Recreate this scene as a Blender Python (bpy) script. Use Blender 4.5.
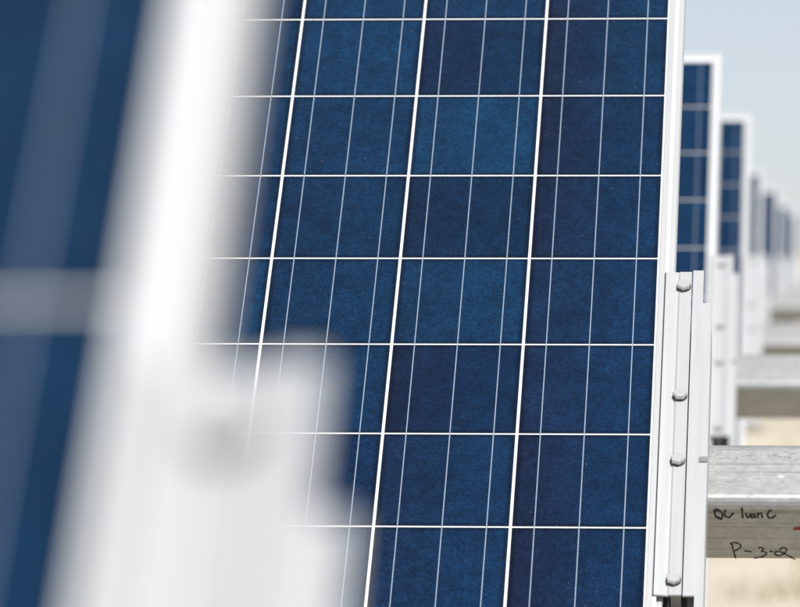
import bpy, bmesh, math, random
from mathutils import Vector, Matrix

# ------------------------------------------------------------------ scene, camera, world, sun
for o in list(bpy.data.objects):
    bpy.data.objects.remove(o, do_unlink=True)
scene = bpy.context.scene
col = scene.collection
RND = random.Random(11)

TILT = 0.7179021                      # panel tilt, about 41 degrees
CAM = Vector((0.218349, -5.936604, 0.223342))
W = ((0.99621533, 0.08691700, 0.00067496),      # camera right
     (0.00168098, -0.01150172, -0.99993244),    # camera down
     (-0.08690336, 0.99614916, -0.01160430))    # camera forward
FPX = 4980.0                          # focal length in pixels of an 800 px wide picture

cam_data = bpy.data.cameras.new('camera')
cam = bpy.data.objects.new('camera', cam_data)
col.objects.link(cam)
r, d, f = Vector(W[0]), Vector(W[1]), Vector(W[2])
rot = Matrix((r, -d, -f)).transposed()
cam.matrix_world = Matrix.Translation(CAM) @ rot.to_4x4()
cam_data.sensor_fit = 'HORIZONTAL'
cam_data.sensor_width = 36.0
cam_data.lens = FPX / 800.0 * 36.0
cam_data.clip_start = 0.05
cam_data.clip_end = 3000.0
cam_data.dof.use_dof = True
cam_data.dof.focus_distance = 6.05
cam_data.dof.aperture_fstop = 9.4
scene.camera = cam

SUN_EL, SUN_AZ = math.radians(63), math.radians(148)    # clockwise from +Y: behind the camera, to its right
world = bpy.data.worlds.new('World')
scene.world = world
world.use_nodes = True
wn = world.node_tree
bg = wn.nodes['Background']
sky = wn.nodes.new('ShaderNodeTexSky')
sky.sky_type = 'NISHITA'
sky.sun_disc = False
sky.sun_elevation = SUN_EL
sky.sun_rotation = SUN_AZ
sky.altitude = 200
sky.air_density = 0.62
sky.dust_density = 0.35
sky.ozone_density = 1.5
veil = wn.nodes.new('ShaderNodeMix')                   # thin even milky veil over the whole sky
veil.data_type = 'RGBA'
veil.inputs[0].default_value = 0.45
veil.inputs[7].default_value = (6.9, 6.55, 6.9, 1.0)
wn.links.new(sky.outputs[0], veil.inputs[6])
wn.links.new(veil.outputs[2], bg.inputs[0])
bg.inputs[1].default_value = 0.098

sun_data = bpy.data.lights.new('sun', 'SUN')
sun_data.energy = 3.9
sun_data.angle = math.radians(0.53)
sun_data.color = (1.0, 0.98, 0.94)
sun = bpy.data.objects.new('sun', sun_data)
col.objects.link(sun)
to_sun = Vector((math.sin(SUN_AZ) * math.cos(SUN_EL), math.cos(SUN_AZ) * math.cos(SUN_EL), math.sin(SUN_EL)))
sun.rotation_euler = to_sun.to_track_quat('Z', 'Y').to_euler()
sun.location = to_sun * 30

scene.view_settings.view_transform = 'Standard'
scene.view_settings.look = 'None'
scene.view_settings.exposure = 0.2
scene.view_settings.gamma = 1.0
scene.view_settings.use_curve_mapping = False
scene.render.engine = 'CYCLES'
scene.render.resolution_x, scene.render.resolution_y = 1024, 777

# ------------------------------------------------------------------ materials
def new_mat(name):
    m = bpy.data.materials.new(name)
    m.use_nodes = True
    nt = m.node_tree
    return m, nt, nt.nodes['Principled BSDF']

def node(nt, kind, **kw):
    n = nt.nodes.new(kind)
    for k, v in kw.items():
        setattr(n, k, v)
    return n

def ramp(nt, fac, stops):
    n = nt.nodes.new('ShaderNodeValToRGB')
    cr = n.color_ramp
    while len(cr.elements) < len(stops):
        cr.elements.new(0.5)
    for e, (p, c) in zip(cr.elements, stops):
        e.position = p
        e.color = (c, c, c, 1) if isinstance(c, (int, float)) else (*c, 1)
    nt.links.new(fac, n.inputs[0])
    return n.outputs[0]

def mixc(nt, fac, a, b, mode='MIX'):
    n = node(nt, 'ShaderNodeMix', data_type='RGBA', blend_type=mode)
    for sock, v in ((n.inputs[0], fac), (n.inputs[6], a), (n.inputs[7], b)):
        if isinstance(v, (int, float)):
            sock.default_value = v
        elif isinstance(v, tuple):
            sock.default_value = (*v, 1)
        else:
            nt.links.new(v, sock)
    return n.outputs[2]

def math_n(nt, op, a, b=None, c=None, clamp=False):
    n = node(nt, 'ShaderNodeMath', operation=op)
    n.use_clamp = clamp
    for i, v in enumerate((a, b, c)):
        if v is None:
            continue
        if isinstance(v, (int, float)):
            n.inputs[i].default_value = v
        else:
            nt.links.new(v, n.inputs[i])
    return n.outputs[0]

def noise(nt, vec, scale, detail=4.0, rough=0.55, stretch=None):
    if stretch:
        mp = node(nt, 'ShaderNodeMapping')
        mp.inputs['Scale'].default_value = stretch
        nt.links.new(vec, mp.inputs[0])
        vec = mp.outputs[0]
    n = node(nt, 'ShaderNodeTexNoise')
    n.inputs['Scale'].default_value = scale
    n.inputs['Detail'].default_value = detail
    n.inputs['Roughness'].default_value = rough
    nt.links.new(vec, n.inputs['Vector'])
    return n.outputs['Fac']

def bump(nt, bsdf, height, strength, dist):
    b = node(nt, 'ShaderNodeBump')
    b.inputs['Strength'].default_value = strength
    b.inputs['Distance'].default_value = dist
    nt.links.new(height, b.inputs['Height'])
    nt.links.new(b.outputs[0], bsdf.inputs['Normal'])

def mat_cell():
    m, nt, p = new_mat('polycrystalline_silicon')
    tc = node(nt, 'ShaderNodeTexCoord')
    oi = node(nt, 'ShaderNodeObjectInfo')
    sep = node(nt, 'ShaderNodeSeparateColor')
    nt.links.new(oi.outputs['Color'], sep.inputs[0])
    value, purple, teal = sep.outputs[0], sep.outputs[1], sep.outputs[2]
    # every cell gets its own piece of the crystal pattern
    off = node(nt, 'ShaderNodeVectorMath', operation='MULTIPLY_ADD')
    comb = node(nt, 'ShaderNodeCombineXYZ')
    for i in range(3):
        nt.links.new(oi.outputs['Random'], comb.inputs[i])
    nt.links.new(comb.outputs[0], off.inputs[0])
    off.inputs[1].default_value = (37.0, 51.0, 19.0)
    nt.links.new(tc.outputs['Object'], off.inputs[2])
    v = off.outputs[0]
    sx = node(nt, 'ShaderNodeSeparateXYZ')
    nt.links.new(tc.outputs['Object'], sx.inputs[0])
    X, Y = sx.outputs[0], sx.outputs[1]
    grain = node(nt, 'ShaderNodeTexVoronoi')
    grain.inputs['Scale'].default_value = 430
    nt.links.new(v, grain.inputs['Vector'])
    gs = node(nt, 'ShaderNodeSeparateColor')
    nt.links.new(grain.outputs['Color'], gs.inputs[0])
    big = node(nt, 'ShaderNodeTexVoronoi')
    big.inputs['Scale'].default_value = 75
    nt.links.new(v, big.inputs['Vector'])
    bs = node(nt, 'ShaderNodeSeparateColor')
    nt.links.new(big.outputs['Color'], bs.inputs[0])
    cloud = noise(nt, v, 16, 4, 0.6)
    fine = noise(nt, v, 620, 2, 0.6)
    # brightness of the wafer
    b = math_n(nt, 'MULTIPLY_ADD', gs.outputs[0], 0.60, 0.70)
    b = math_n(nt, 'MULTIPLY', b, math_n(nt, 'MULTIPLY_ADD', bs.outputs[1], 0.26, 0.87))
    b = math_n(nt, 'MULTIPLY', b, math_n(nt, 'MULTIPLY_ADD', cloud, 0.9, 0.55))
    b = math_n(nt, 'MULTIPLY', b, math_n(nt, 'MULTIPLY_ADD', fine, 1.9, 0.05))
    b = math_n(nt, 'MULTIPLY', b, math_n(nt, 'MULTIPLY_ADD', value, 0.9, 0.45))
    # the rim of each wafer is etched darker
    ax = math_n(nt, 'MAXIMUM', math_n(nt, 'ABSOLUTE', X), math_n(nt, 'ABSOLUTE', Y))
    rim = ramp(nt, math_n(nt, 'MULTIPLY', ax, 1 / 0.078), [(0.0, 1.0), (0.92, 1.06), (0.955, 0.66), (1.0, 0.55)])
    b = math_n(nt, 'MULTIPLY', b, rim)
    colr = mixc(nt, teal, (0.0034, 0.0200, 0.0610), (0.0029, 0.0262, 0.0660))
    # violet tint towards one side of the wafer
    side = math_n(nt, 'MULTIPLY_ADD', X, -8.0, math_n(nt, 'MULTIPLY_ADD', cloud, 0.5, -0.02), clamp=True)
    side = math_n(nt, 'MULTIPLY', side, purple)
    colr = mixc(nt, side, colr, (0.0065, 0.0098, 0.029))
    sc = node(nt, 'ShaderNodeVectorMath', operation='SCALE')
    nt.links.new(colr, sc.inputs[0])
    nt.links.new(b, sc.inputs['Scale'])
    # specks of dust on the glass
    dust = ramp(nt, noise(nt, v, 210, 2, 0.5), [(0.73, 0.0), (0.80, 0.28)])
    base = mixc(nt, dust, sc.outputs[0], (0.30, 0.30, 0.30))
    nt.links.new(base, p.inputs['Base Color'])
    p.inputs['Roughness'].default_value = 0.42
    p.inputs['Specular IOR Level'].default_value = 0.0
    p.inputs['Coat Weight'].default_value = 1.0
    p.inputs['Coat Roughness'].default_value = 0.05
    p.inputs['Coat IOR'].default_value = 1.30
    return m

def mat_simple(name, colour, rough, metal=0.0, nscale=None, namt=0.12, nrough=0.15, stretch=None):
    m, nt, p = new_mat(name)
    p.inputs['Base Color'].default_value = (*colour, 1)
    p.inputs['Roughness'].default_value = rough
    p.inputs['Metallic'].default_value = metal
    if nscale:
        tc = node(nt, 'ShaderNodeTexCoord')
        n = noise(nt, tc.outputs['Object'], nscale, 5, 0.6, stretch)
        c = mixc(nt, n, tuple(x * (1 - namt) for x in colour), tuple(min(1, x * (1 + namt)) for x in colour))
        nt.links.new(c, p.inputs['Base Color'])
        rr = math_n(nt, 'MULTIPLY_ADD', n, nrough, rough - nrough / 2)
        nt.links.new(rr, p.inputs['Roughness'])
    return m

def mat_galvanised():
    m, nt, p = new_mat('galvanised_steel')
    tc = node(nt, 'ShaderNodeTexCoord')
    o = tc.outputs['Object']
    sp = node(nt, 'ShaderNodeTexVoronoi')
    sp.inputs['Scale'].default_value = 140
    nt.links.new(o, sp.inputs['Vector'])
    ss = node(nt, 'ShaderNodeSeparateColor')
    nt.links.new(sp.outputs['Color'], ss.inputs[0])
    n1 = noise(nt, o, 28, 6, 0.65, (0.25, 1, 1))
    n2 = noise(nt, o, 190, 4, 0.7, (0.5, 1, 1))
    lines = noise(nt, o, 70, 3, 0.6, (0.012, 1.6, 1.6))
    v = math_n(nt, 'MULTIPLY_ADD', n1, 0.42, 0.34)
    v = math_n(nt, 'ADD', v, math_n(nt, 'MULTIPLY_ADD', n2, 0.28, -0.14))
    v = math_n(nt, 'ADD', v, math_n(nt, 'MULTIPLY_ADD', ss.outputs[0], 0.08, -0.04))
    base = ramp(nt, v, [(0.30, (0.19, 0.197, 0.196)), (0.50, (0.30, 0.31, 0.303)), (0.70, (0.41, 0.42, 0.41))])
    dark = ramp(nt, lines, [(0.34, 0.60), (0.48, 1.0)])
    base = mixc(nt, 1.0, base, dark, 'MULTIPLY')
    # a rolled seam where grease and dirt sit in speckles
    sx = node(nt, 'ShaderNodeSeparateXYZ')
    nt.links.new(o, sx.inputs[0])
    seam = math_n(nt, 'ABSOLUTE', math_n(nt, 'ADD', sx.outputs[1], -0.041))
    seam = ramp(nt, seam, [(0.0, 1.0), (0.006, 0.8), (0.012, 0.0)])
    spk = ramp(nt, noise(nt, o, 260, 4, 0.75, (0.6, 1, 1)), [(0.50, 0.0), (0.62, 0.9)])
    base = mixc(nt, math_n(nt, 'MULTIPLY', seam, spk), base, (0.17, 0.175, 0.19))
    # drips and flakes of fresh zinc
    fl = ramp(nt, noise(nt, o, 55, 3, 0.6), [(0.66, 0.0), (0.74, 0.45)])
    base = mixc(nt, fl, base, (0.78, 0.80, 0.81))
    pit = ramp(nt, noise(nt, o, 120, 1, 0.4), [(0.18, 0.85), (0.22, 0.0)])
    base = mixc(nt, pit, base, (0.06, 0.06, 0.07))
    nt.links.new(base, p.inputs['Base Color'])
    p.inputs['Metallic'].default_value = 0.45
    rr = math_n(nt, 'MULTIPLY_ADD', n2, 0.25, 0.36)
    nt.links.new(rr, p.inputs['Roughness'])
    bump(nt, p, n2, 0.25, 0.001)
    return m

def mat_ground():
    m, nt, p = new_mat('dry_soil')
    tc = node(nt, 'ShaderNodeTexCoord')
    o = tc.outputs['Object']
    a = noise(nt, o, 0.55, 6, 0.6)
    b = noise(nt, o, 5.0, 6, 0.7)
    c = ramp(nt, math_n(nt, 'MULTIPLY_ADD', b, 0.4, math_n(nt, 'MULTIPLY', a, 0.6)),
             [(0.30, (0.42, 0.365, 0.27)), (0.5, (0.55, 0.485, 0.375)), (0.66, (0.61, 0.545, 0.43))])
    g = ramp(nt, noise(nt, o, 0.9, 5, 0.65), [(0.54, 0.0), (0.66, 0.75)])
    c = mixc(nt, g, c, (0.36, 0.335, 0.20))
    nt.links.new(c, p.inputs['Base Color'])
    p.inputs['Roughness'].default_value = 0.95
    bump(nt, p, b, 0.6, 0.05)
    return m

M_CELL = mat_cell()
M_RIBBON = mat_simple('solder_ribbon', (0.24, 0.30, 0.38), 0.5, 0.2, 620, 0.65, 0.2)
M_SHEET = mat_simple('white_backsheet', (0.70, 0.715, 0.715), 0.5)
M_ALU = mat_simple('anodised_aluminium', (0.495, 0.508, 0.505), 0.40, 0.2, 160, 0.07, 0.16, (1, 0.015, 1))
M_ZINC = mat_simple('zinc_plated_sheet', (0.465, 0.477, 0.475), 0.40, 0.2, 110, 0.08, 0.2, (1, 0.03, 1))
M_BOLT = mat_simple('plated_bolt', (0.60, 0.605, 0.595), 0.30, 0.5, 300, 0.10, 0.2)
M_GALV = mat_galvanised()
M_SLOT = mat_simple('bare_steel_tab', (0.22, 0.22, 0.225), 0.5, 0.4)
M_BOLT_SHADE = mat_simple('dark_bolt_shade', (0.06, 0.06, 0.06), 0.6)  # dark tone standing in for shade under the bolt heads
M_BLACK = mat_simple('black_plastic_and_shade', (0.02, 0.02, 0.022), 0.5)  # junction box, and the painted shade strip beside the clamp
M_MARK = mat_simple('black_marker_ink', (0.012, 0.011, 0.012), 0.55)
M_RED = mat_simple('red_marker_ink', (0.22, 0.012, 0.014), 0.55)
M_GROUND = mat_ground()
M_GRASS = mat_simple('dry_grass', (0.36, 0.31, 0.16), 0.9, 0.0, 3, 0.4)

# ------------------------------------------------------------------ mesh helpers
def mesh_from(name, verts, faces):
    me = bpy.data.meshes.new(name)
    me.from_pydata([tuple(v) for v in verts], [], faces)
    me.update()
    return me

def link(name, me, mat, parent=None, loc=(0, 0, 0), smooth=False):
    if mat is not None and not me.materials:
        me.materials.append(mat)
    if smooth:
        for p in me.polygons:
            p.use_smooth = True
    o = bpy.data.objects.new(name, me)
    col.objects.link(o)
    o.location = loc
    o.parent = parent
    return o

def finish(me, bevel=0.0, seg=2):
    bm = bmesh.new()
    bm.from_mesh(me)
    bmesh.ops.remove_doubles(bm, verts=bm.verts, dist=1e-6)
    bmesh.ops.recalc_face_normals(bm, faces=bm.faces)
    if bevel > 0:
        es = [e for e in bm.edges if len(e.link_faces) == 2 and e.calc_face_angle(0) > 0.6]
        bmesh.ops.bevel(bm, geom=es, offset=bevel, segments=seg, profile=0.5, affect='EDGES', clamp_overlap=True)
    bm.to_mesh(me)
    bm.free()
    return me

def extrude_y(name, prof, y0, y1, bevel=0.0):
    """closed profile of (x, z) extruded along y; y0/y1 may be functions of the profile point (mitres)"""
    g0 = y0 if callable(y0) else (lambda q: y0)
    g1 = y1 if callable(y1) else (lambda q: y1)
    n = len(prof)
    vs = [(x, g0((x, z)), z) for x, z in prof] + [(x, g1((x, z)), z) for x, z in prof]
    fs = [tuple(range(n)), tuple(range(2 * n - 1, n - 1, -1))]
    fs += [(i, (i + 1) % n, n + (i + 1) % n, n + i) for i in range(n)]
    return finish(mesh_from(name, vs, fs), bevel)

def extrude_x(name, prof, x0, x1, bevel=0.0):
    n = len(prof)
    vs = [(x0, y, z) for y, z in prof] + [(x1, y, z) for y, z in prof]
    fs = [tuple(range(n)), tuple(range(2 * n - 1, n - 1, -1))]
    fs += [(i, (i + 1) % n, n + (i + 1) % n, n + i) for i in range(n)]
    return finish(mesh_from(name, vs, fs), bevel)

def box(name, x0, x1, y0, y1, z0, z1, bevel=0.0):
    return extrude_y(name, [(x0, z0), (x1, z0), (x1, z1), (x0, z1)], y0, y1, bevel)

def empty(name, loc, rx=0.0):
    o = bpy.data.objects.new(name, None)
    col.objects.link(o)
    o.empty_display_size = 0.1
    o.location = loc
    o.rotation_euler = (rx, 0, 0)
    return o

def tag(o, label, cat, group=None):
    o['label'] = label
    o['category'] = cat
    if group:
        o['group'] = group

# ------------------------------------------------------------------ rows: panel axis positions
ROWS = [(0.0255, -4.838, 0.0004), (0.0, 0.0, 0.0), (-0.055, 4.549, 0.011), (-0.070, 9.394, 0.001),
        (-0.186, 20.0, -0.018), (-0.176, 27.0, -0.040), (-0.176, 36.0, -0.068), (-0.176, 45.0, -0.086)]
AXIS_H = 1.25                         # height of the panel axis over the ground

def ground_z(y):
    pts = [(-60, 0.0)] + [(q[1], q[2]) for q in ROWS] + [(70, -0.10), (400, -0.2)]
    if y <= pts[0][0]:
        return -AXIS_H
    for (a, za), (b, zb) in zip(pts, pts[1:]):
        if y <= b:
            return za + (zb - za) * (y - a) / (b - a) - AXIS_H
    return pts[-1][1] - AXIS_H

# ------------------------------------------------------------------ ground
def build_ground():
    xs = [-900, -300, -100, -40, -20] + [i for i in range(-12, 13, 2)] + [20, 40, 100, 300, 900]
    ys = [-60, -30, -15] + [i for i in range(-10, 40, 2)] + [45, 60, 90, 140, 250, 400, 900, 2000]
    rr = random.Random(5)
    vs = []
    for y in ys:
        for x in xs:
            vs.append((x, y, ground_z(y) + rr.uniform(-0.02, 0.02)))
    nx = len(xs)
    fs = [(j * nx + i, j * nx + i + 1, (j + 1) * nx + i + 1, (j + 1) * nx + i)
          for j in range(len(ys) - 1) for i in range(nx - 1)]
    g = link('ground', mesh_from('ground', vs, fs), M_GROUND, smooth=True)
    g['kind'] = 'structure'

build_ground()

# ------------------------------------------------------------------ solar panel
CP, RP, CS, CW = 0.161, 0.159, 0.1562, 0.1574      # column pitch, row pitch, wafer height and width
NX, NY = 6, 12
XL = -(NX - 1) * CP - CW              # left edge of the wafers; the right edge is x = 0
YT = NY / 2 * RP - (RP - CS) / 2      # top edge of the wafers
YF = YT + 0.015                       # white margin above and below the wafers
PROF = [(0.0030, 0.0), (0.0092, 0.0), (0.0098, -0.0006), (0.0098, -0.0120), (0.0106, -0.0120), (0.0108, -0.0086),
        (0.0205, -0.0085), (0.0215, -0.0096), (0.0215, -0.0400), (-0.012, -0.0400), (-0.012, -0.0385),
        (0.0190, -0.0385), (0.0190, -0.0125), (0.0030, -0.0085)]

def frame_meshes():
    out = []
    xr, xl = 0.0, XL
    # right and left rails (mitred at 45 degrees, top and bottom)
    right = extrude_y('frame_rail', PROF, lambda q: -(YF + q[0]), lambda q: YF + q[0])
    left = right.copy()
    left.transform(Matrix.Translation((XL, 0, 0)) @ Matrix.Rotation(math.pi, 4, 'Z'))
    half = -XL / 2
    top = extrude_y('frame_rail', PROF, lambda q: -(half + q[0]), lambda q: half + q[0])
    top.transform(Matrix.Translation((XL / 2, YF, 0)) @ Matrix.Rotation(math.pi / 2, 4, 'Z'))
    bot = extrude_y('frame_rail', PROF, lambda q: -(half + q[0]), lambda q: half + q[0])
    bot.transform(Matrix.Translation((XL / 2, -YF, 0)) @ Matrix.Rotation(-math.pi / 2, 4, 'Z'))
    return [right, left, top, bot]

FRAME = frame_meshes()
SHEET = box('backsheet', XL - 0.0145, 0.0145, -YF - 0.0145, YF + 0.0145, -0.0072, -0.0022)
CELL = box('cell', -CW / 2, CW / 2, -CS / 2, CS / 2, 0, 0.0003)
RIB = box('busbar', -0.00062, 0.00062, -YT - 0.002, YT + 0.002, 0, 0.0002)
JBOX = box('junction_box', XL / 2 - 0.06, XL / 2 + 0.06, YT - 0.17, YT - 0.06, -0.030, -0.0075, 0.003)

# brightness, violet tint and teal tint of wafers that stand out in the panel in focus (column from right, row from top)
SPECIAL = {(1, 2): (0.66, 0.10, 0.95), (1, 3): (0.30, 0.45, 0.6), (1, 1): (0.40, 0.55, 0.4), (1, 4): (0.58, 0.2, 0.8),
           (1, 5): (0.36, 0.8, 0.2), (1, 6): (0.50, 0.5, 0.4), (1, 7): (0.52, 0.4, 0.35), (2, 0): (0.58, 0.1, 0.8),
           (2, 1): (0.60, 0.1, 0.8), (2, 2): (0.55, 0.15, 0.6), (2, 3): (0.46, 0.2, 0.6), (2, 4): (0.50, 0.2, 0.6),
           (2, 5): (0.54, 0.25, 0.6), (2, 6): (0.42, 0.7, 0.1), (0, 0): (0.50, 0.85, 0.7), (0, 1): (0.46, 0.9, 0.75),
           (0, 2): (0.44, 0.9, 0.5), (0, 3): (0.46, 0.8, 0.45), (0, 4): (0.54, 0.5, 0.45), (0, 5): (0.52, 0.6, 0.3),
           (0, 6): (0.50, 0.9, 0.25), (0, 7): (0.46, 0.95, 0.25), (1, 0): (0.55, 0.3, 0.7), (3, 4): (0.5, 0.2, 0.9)}

def build_panel(k, pos, label):
    root = empty('solar_panel', pos, TILT)
    tag(root, label, 'solar panel', 'solar panels standing one behind another')
    for me in FRAME:
        link('frame_rail', me, M_ALU, root)
    link('backsheet', SHEET, M_SHEET, root)
    link('junction_box', JBOX, M_BLACK, root)
    rr = random.Random(100 + k)
    for c in range(NX):
        cx = -c * CP - CW / 2
        tint = rr.uniform(0.2, 0.7)
        for rw in range(NY):
            cy = (NY / 2 - rw - 0.5) * RP
            o = link('cell', CELL, M_CELL, root, (cx, cy, -0.0021))
            if k == 1 and (c, rw) in SPECIAL:
                v, pu, te = SPECIAL[(c, rw)]
            else:
                v, pu, te = rr.uniform(0.40, 0.6), min(1, max(0, tint + rr.uniform(-.3, .3))), rr.uniform(0.2, 0.9)
            o.color = (v, pu, te, 1)
        for j in (-1, 0, 1):
            link('busbar', RIB, M_RIBBON, root, (cx + j * CW / 3, 0, -0.0018))
    return root

# ------------------------------------------------------------------ mounting bracket
def strip(pts, th):
    """bent sheet: upper surface through pts, thickness th downwards"""
    return [p for p in pts] + [(x, z - th) for x, z in reversed(pts)]

A_TOP, A_BOT = 0.2905, -0.2712
CLAMP = extrude_y('clamp_plate', strip([(0.0112, 0.0012), (0.0272, -0.0006), (0.0290, 0.0004), (0.0434, 0.0004)], 0.003),
                  A_BOT, A_TOP, 0.0004)
def plate_xy(name, poly, z0, z1, bevel=0.0):
    n = len(poly)
    vs = [(x, y, z0) for x, y in poly] + [(x, y, z1) for x, y in poly]
    fs = [tuple(range(n)), tuple(range(2 * n - 1, n - 1, -1))] + [(i, (i + 1) % n, n + (i + 1) % n, n + i) for i in range(n)]
    return finish(mesh_from(name, vs, fs), bevel)

SIDE = plate_xy('side_plate', [(0.0446, A_BOT), (0.0580, A_BOT), (0.0580, -0.332), (0.0688, -0.332), (0.0688, 0.2343),
                               (0.0578, 0.2343), (0.0578, A_TOP + 0.004), (0.0446, A_TOP + 0.004)], -0.0038, -0.0008, 0.0004)
WEB = box('side_web', 0.0658, 0.0686, -0.330, 0.205, -0.0658, -0.0039)
CHANNEL = extrude_y('rail_channel', [(0.0262, -0.031), (0.0262, -0.0425), (-0.030, -0.0425), (-0.030, -0.0445),
                                     (0.0262, -0.0445), (0.0262, -0.0652), (0.0515, -0.0652), (0.0515, -0.0330),
                                     (0.0640, -0.0330), (0.0640, -0.0310), (0.0492, -0.0310), (0.0492, -0.0630),
                                     (0.0285, -0.0630), (0.0285, -0.0310)], -0.292, 0.258)
BASE = box('base_plate', -0.030, 0.0675, -0.3300, 0.2500, -0.0745, -0.0660, 0.0008)
GAP_SHADE = box('gap_shade_strip', 0.00985, 0.01125, A_BOT, A_TOP, -0.0050, -0.0012)  # black strip added as painted shade in the gap between lip and clamp
TAB = box('steel_tab', 0.0590, 0.0687, -0.0490, -0.0405, -0.0007, 0.0006)
SPACER = box('clamp_spacer', 0.0300, 0.0420, A_BOT + 0.02, A_TOP - 0.02, -0.0625, -0.0030)

def bolt_mesh():
    vs, fs = [], []
    R = 0.0087
    def ring(n, rad, z, ph=0.0):
        s = len(vs)
        for i in range(n):
            a = 2 * math.pi * i / n + ph
            vs.append((rad * math.cos(a), rad * math.sin(a), z))
        return s
    # hexagon standing on the dark shade ring, chamfered crown
    h0 = ring(6, R, 0.0017, 0.3)
    h1 = ring(6, R, 0.0058, 0.3)
    h2 = ring(6, R * 0.90, 0.0067, 0.3)
    for a, b in ((h0, h1), (h1, h2)):
        fs += [(a + i, a + (i + 1) % 6, b + (i + 1) % 6, b + i) for i in range(6)]
    fs.append(tuple(range(h2, h2 + 6)))
    s0 = ring(8, 0.004, 0.001)
    s1 = ring(8, 0.004, -0.02)
    fs += [(s0 + i, s0 + (i + 1) % 8, s1 + (i + 1) % 8, s1 + i) for i in range(8)]
    me = mesh_from('bolt', vs, fs)
    bm = bmesh.new(); bm.from_mesh(me)
    bmesh.ops.recalc_face_normals(bm, faces=bm.faces)
    bm.to_mesh(me); bm.free()
    return me

BOLT = bolt_mesh()

def shade_ring_mesh():  # dark ring added to imitate the shade under a bolt head
    n, vs = 20, []
    for rad, z in ((0.0091, 0.0), (0.0091, 0.0013), (0.0088, 0.0017), (0.0042, 0.0017)):
        vs += [(rad * math.cos(2 * math.pi * i / n), rad * math.sin(2 * math.pi * i / n), z) for i in range(n)]
    fs = [(a * n + i, a * n + (i + 1) % n, (a + 1) * n + (i + 1) % n, (a + 1) * n + i) for a in range(3) for i in range(n)]
    return finish(mesh_from('bolt_shade_ring', vs, fs))

SHADE_RING = shade_ring_mesh()

def build_bracket(pos, label):
    root = empty('mounting_bracket', pos, TILT)
    tag(root, label, 'bracket', 'mounting brackets at the panel edges')
    link('clamp_plate', CLAMP, M_ZINC, root)
    link('side_plate', SIDE, M_ZINC, root)
    link('side_web', WEB, M_ZINC, root)
    link('rail_channel', CHANNEL, M_ZINC, root)
    link('base_plate', BASE, M_ZINC, root)
    link('clamp_spacer', SPACER, M_ZINC, root)
    link('gap_shade_strip', GAP_SHADE, M_BLACK, root)
    link('steel_tab', TAB, M_SLOT, root)
    for i, u in enumerate((0.262, 0.0645, -0.0485, -0.2485)):
        b = link('bolt', BOLT, M_BOLT, root, (0.0338, u, 0.0006))
        link('bolt_shade_ring', SHADE_RING, M_BOLT_SHADE, b)
        b.rotation_euler = (0, 0, (0.1, 0.75, 0.42, 0.3)[i])

# ------------------------------------------------------------------ torque tube
T_U0, T_U1, T_N = -0.0415, 0.0680, -0.0750      # square tube, its upper face just under the base plate
T_S = 0.1010

def rounded_square(y0, y1, z0, z1, rad, seg=5):
    pts = []
    for cy, cz, a0 in ((y1 - rad, z1 - rad, 0), (y0 + rad, z1 - rad, 90), (y0 + rad, z0 + rad, 180), (y1 - rad, z0 + rad, 270)):
        for i in range(seg + 1):
            a = math.radians(a0 + 90 * i / seg)
            pts.append((cy + rad * math.cos(a), cz + rad * math.sin(a)))
    return pts

def tube_mesh():
    outer = rounded_square(T_U0, T_U1, T_N - T_S, T_N, 0.015)
    inner = rounded_square(T_U0 + 0.004, T_U1 - 0.004, T_N - T_S + 0.004, T_N - 0.004, 0.009)
    n = len(outer)
    x0, x1 = -1.75, 2.2
    vs = [(x0, *p) for p in outer] + [(x1, *p) for p in outer] + [(x0, *p) for p in inner] + [(x1, *p) for p in inner]
    fs = []
    for i in range(n):
        j = (i + 1) % n
        fs += [(i, j, n + j, n + i), (2 * n + j, 2 * n + i, 3 * n + i, 3 * n + j),
               (j, i, 2 * n + i, 2 * n + j), (n + i, n + j, 3 * n + j, 3 * n + i)]
    me = mesh_from('square_tube', vs, fs)
    return me

TUBE = tube_mesh()

def post_mesh(pos, xc):
    """vertical H pile in the axes of the tilted tube, from the ground to under the tube"""
    cu, cn = (T_U0 + T_U1) / 2, T_N - T_S / 2
    inv = Matrix.Rotation(-TILT, 3, 'X')
    c = Matrix.Rotation(TILT, 3, 'X') @ Vector((xc, cu, cn))
    z0 = ground_z(pos[1]) - pos[2] - 0.3
    z1 = c.z - 0.082
    w, h, t = 0.05, 0.075, 0.006
    prof = [(-w, -h), (w, -h), (w, -h + t), (t / 2, -h + t), (t / 2, h - t), (w, h - t), (w, h), (-w, h),
            (-w, h - t), (-t / 2, h - t), (-t / 2, -h + t), (-w, -h + t)]
    n = len(prof)
    vs = [inv @ Vector((xc + a, c.y + b, z)) for z in (z0, z1) for a, b in prof]
    fs = [tuple(range(n)), tuple(range(2 * n - 1, n - 1, -1))] + [(i, (i + 1) % n, n + (i + 1) % n, n + i) for i in range(n)]
    return finish(mesh_from('post', vs, fs))

def ring_mesh():
    cu, cn = (T_U0 + T_U1) / 2, T_N - T_S / 2
    vs, fs, n = [], [], 28
    for x in (-0.03, 0.03):
        for rad in (0.084, 0.0755):
            vs += [(x, cu + rad * math.cos(2 * math.pi * i / n), cn + rad * math.sin(2 * math.pi * i / n)) for i in range(n)]
    for i in range(n):
        j = (i + 1) % n
        fs += [(i, j, 2 * n + j, 2 * n + i), (n + j, n + i, 3 * n + i, 3 * n + j), (j, i, n + i, n + j), (2 * n + i, 2 * n + j, 3 * n + j, 3 * n + i)]
    return finish(mesh_from('bearing', vs, fs))

RING = ring_mesh()

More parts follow.
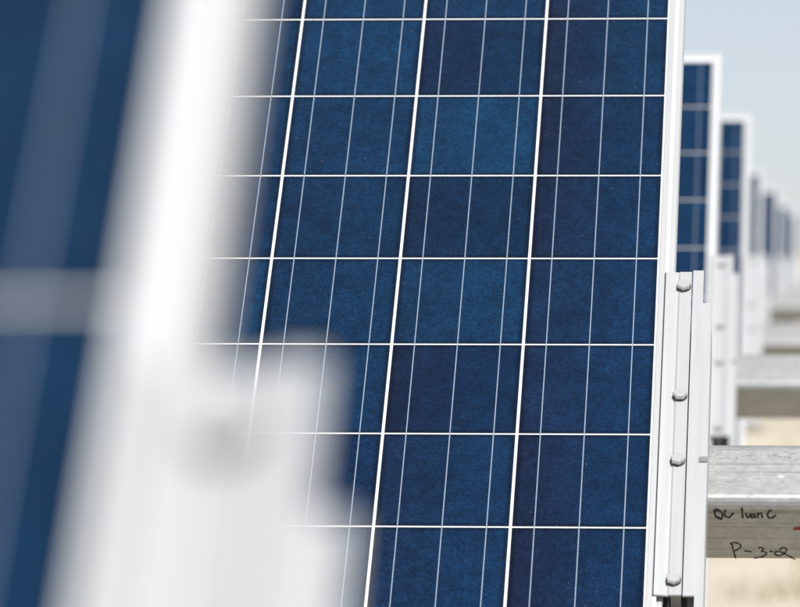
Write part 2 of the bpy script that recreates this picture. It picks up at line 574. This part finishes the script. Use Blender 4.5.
def pix_on_lower_face(px, py):
    """where the line of sight through a picture point meets the lower face of the tube in focus -> (x, n)"""
    dcam = Vector(((px - 400) / FPX, (py - 303.5) / FPX, 1.0))
    dw = r * dcam.x + d * dcam.y + f * dcam.z
    U = Vector((0, math.cos(TILT), math.sin(TILT)))
    N = Vector((0, -math.sin(TILT), math.cos(TILT)))
    k = (T_U0 - CAM.dot(U)) / dw.dot(U)
    P = CAM + dw * k
    return P.x, P.dot(N)

def ribbon(strokes, width):
    vs, fs = [], []
    for st in strokes:
        pts = [Vector(pix_on_lower_face(*q)) for q in st]
        # Catmull-Rom through the traced points
        fine = []
        for i in range(len(pts) - 1):
            p0, p1, p2, p3 = pts[max(0, i - 1)], pts[i], pts[i + 1], pts[min(len(pts) - 1, i + 2)]
            for s in range(5):
                t = s / 5
                fine.append(0.5 * ((2 * p1) + (p2 - p0) * t + (2 * p0 - 5 * p1 + 4 * p2 - p3) * t * t + (3 * p1 - p0 - 3 * p2 + p3) * t ** 3))
        fine.append(pts[-1])
        s0 = len(vs)
        m = len(fine)
        for i, q in enumerate(fine):
            tg = (fine[min(m - 1, i + 1)] - fine[max(0, i - 1)])
            tg = tg.normalized() if tg.length > 0 else Vector((1, 0))
            nr = Vector((-tg.y, tg.x))
            w = width * (0.5 + 0.10 * math.sin(i * 0.9)) * (0.6 if i in (0, m - 1) else 1)
            for sg in (-1, 1):
                e = q + nr * w * sg
                vs.append((e.x, T_U0 - 0.0005, e.y))
        for i in range(m - 1):
            a = s0 + 2 * i
            fs.append((a, a + 1, a + 3, a + 2))
    return mesh_from('handwriting', vs, fs)

def za(l):
    return [(704 + x / 10.12, 500 + y / 10.12) for x, y in l]
def zb(l):
    return [(750 + x / 10.12, 500 + y / 10.12) for x, y in l]

LINE_ONE = [za([(150, 104), (118, 92), (106, 118), (118, 160), (150, 188), (182, 178), (188, 148), (170, 118), (128, 106), (112, 122)]),
            za([(140, 170), (165, 186), (184, 196)]),
            za([(218, 100), (208, 130), (220, 165), (250, 174), (276, 156), (300, 128)]),
            za([(383, 78), (388, 130), (392, 182)]),
            za([(424, 130), (430, 160), (446, 176), (462, 160), (470, 132)]),
            zb([(42, 140), (18, 146), (8, 164), (20, 178), (40, 164), (46, 146), (50, 170), (62, 180)]),
            zb([(74, 128), (78, 155), (82, 180)]), zb([(80, 150), (98, 132), (116, 138), (122, 160), (126, 182)]),
            zb([(222, 106), (196, 112), (176, 146), (188, 176), (216, 181), (242, 168), (262, 150)])]
LINE_TWO = [za([(284, 444), (298, 510), (322, 590)]),
            za([(262, 444), (300, 430), (345, 438), (374, 464), (350, 494), (294, 520)]),
            za([(408, 515), (445, 518), (482, 523)]),
            zb([(84, 486), (114, 479), (137, 494), (118, 518), (152, 524), (166, 545), (128, 572), (80, 582), (34, 586)]),
            zb([(196, 514), (236, 523)]),
            zb([(298, 506), (336, 480), (368, 496), (356, 534), (300, 562), (252, 548), (266, 520), (318, 526), (372, 556), (430, 586), (462, 604)])]
RED_MARK = [zb([(446, 284), (470, 290), (520, 284), (580, 288)])]

def build_tube(k, pos, label):
    root = empty('torque_tube', pos, TILT)
    tag(root, label, 'steel tube', 'torque tubes carrying the panel rows')
    link('square_tube', TUBE, M_GALV, root, smooth=False)
    for xc in (-0.5, 1.9):
        link('bearing', RING, M_GALV, root, (xc, 0, 0))
        link('post', post_mesh(pos, xc), M_GALV, root)
    if k == 1:
        a = link('handwriting', ribbon(LINE_ONE, 0.0024), M_MARK, root)
        a['label'] = 'black marker handwriting reading QC Ivan C'
        b = link('handwriting', ribbon(LINE_TWO, 0.0018), M_MARK, root)
        b['label'] = 'black marker handwriting reading P-3-2'
        c = link('paint_mark', ribbon(RED_MARK, 0.0050), M_RED, root)
        c['label'] = 'short dark red marker stroke'

PANEL_LABEL = [
    'huge out-of-focus blue solar panel with white frame, nearest on the left',
    'sharply focused blue solar panel with white grid lines filling the middle',
    'blurred dark blue solar panel directly behind the sharp one, tallest on the right',
    'blurred blue solar panel second behind the sharp one, narrower and lower',
    'pale blurred solar panel third behind the sharp one, only a grey sliver',
    'pale blurred solar panel fourth behind the sharp one, showing one dark sliver',
    'faint blurred solar panel fifth behind the sharp one, near right picture edge',
    'faintest farthest solar panel, barely showing at the right picture edge']
BRACKET_LABEL = [
    'huge blurred white stepped bracket in the lower left foreground',
    'sharp white metal bracket with four hex bolts beside the focused panel',
    'blurred white bracket just right of and behind the sharp bolted one',
    'blurred white bracket second behind the sharp bolted one',
    'blurred white bracket third behind the sharp bolted one',
    'blurred white bracket fourth behind the sharp bolted one',
    'blurred white bracket fifth behind the sharp bolted one',
    'farthest white blurred bracket at the right picture edge']
TUBE_LABEL = [
    'steel tube behind the huge blurred foreground panel',
    'galvanised square steel tube with black handwriting QC Ivan C and P-3-2',
    'blurred galvanised tube just above and behind the one with handwriting',
    'blurred galvanised tube second behind the one with handwriting',
    'blurred galvanised tube third behind the one with handwriting',
    'blurred galvanised tube fourth behind the one with handwriting',
    'blurred galvanised tube fifth behind the one with handwriting',
    'farthest blurred galvanised tube at the right picture edge']

for k, pos in enumerate(ROWS):
    build_panel(k, pos, PANEL_LABEL[k])
    build_bracket(pos, BRACKET_LABEL[k])
    build_tube(k, pos, TUBE_LABEL[k])

# ------------------------------------------------------------------ dry grass between the rows
def build_grass():
    rr = random.Random(3)
    vs, fs = [], []
    for _ in range(260):
        y = rr.uniform(3, 55)
        x = rr.uniform(-3, 6) + 0.02 * y
        if rr.random() < 0.45:
            x, y = 1.2 + rr.gauss(0, 1.0), 17 + rr.gauss(0, 1.6)
        z = ground_z(y)
        for b in range(10):
            a = rr.uniform(0, 2 * math.pi)
            h = rr.uniform(0.05, 0.16)
            lean = rr.uniform(0.2, 0.9) * h
            bx, by = x + rr.gauss(0, .04), y + rr.gauss(0, .04)
            w = 0.004
            s = len(vs)
            vs += [(bx - w * math.sin(a), by + w * math.cos(a), z - 0.02), (bx + w * math.sin(a), by - w * math.cos(a), z - 0.02),
                   (bx + lean * math.cos(a), by + lean * math.sin(a), z + h)]
            fs.append((s, s + 1, s + 2))
    g = link('dry_grass', mesh_from('dry_grass', vs, fs), M_GRASS)
    g['kind'] = 'stuff'
    g['label'] = 'sparse dry grass growing on the tan soil between the rows'
    g['category'] = 'grass'

build_grass()
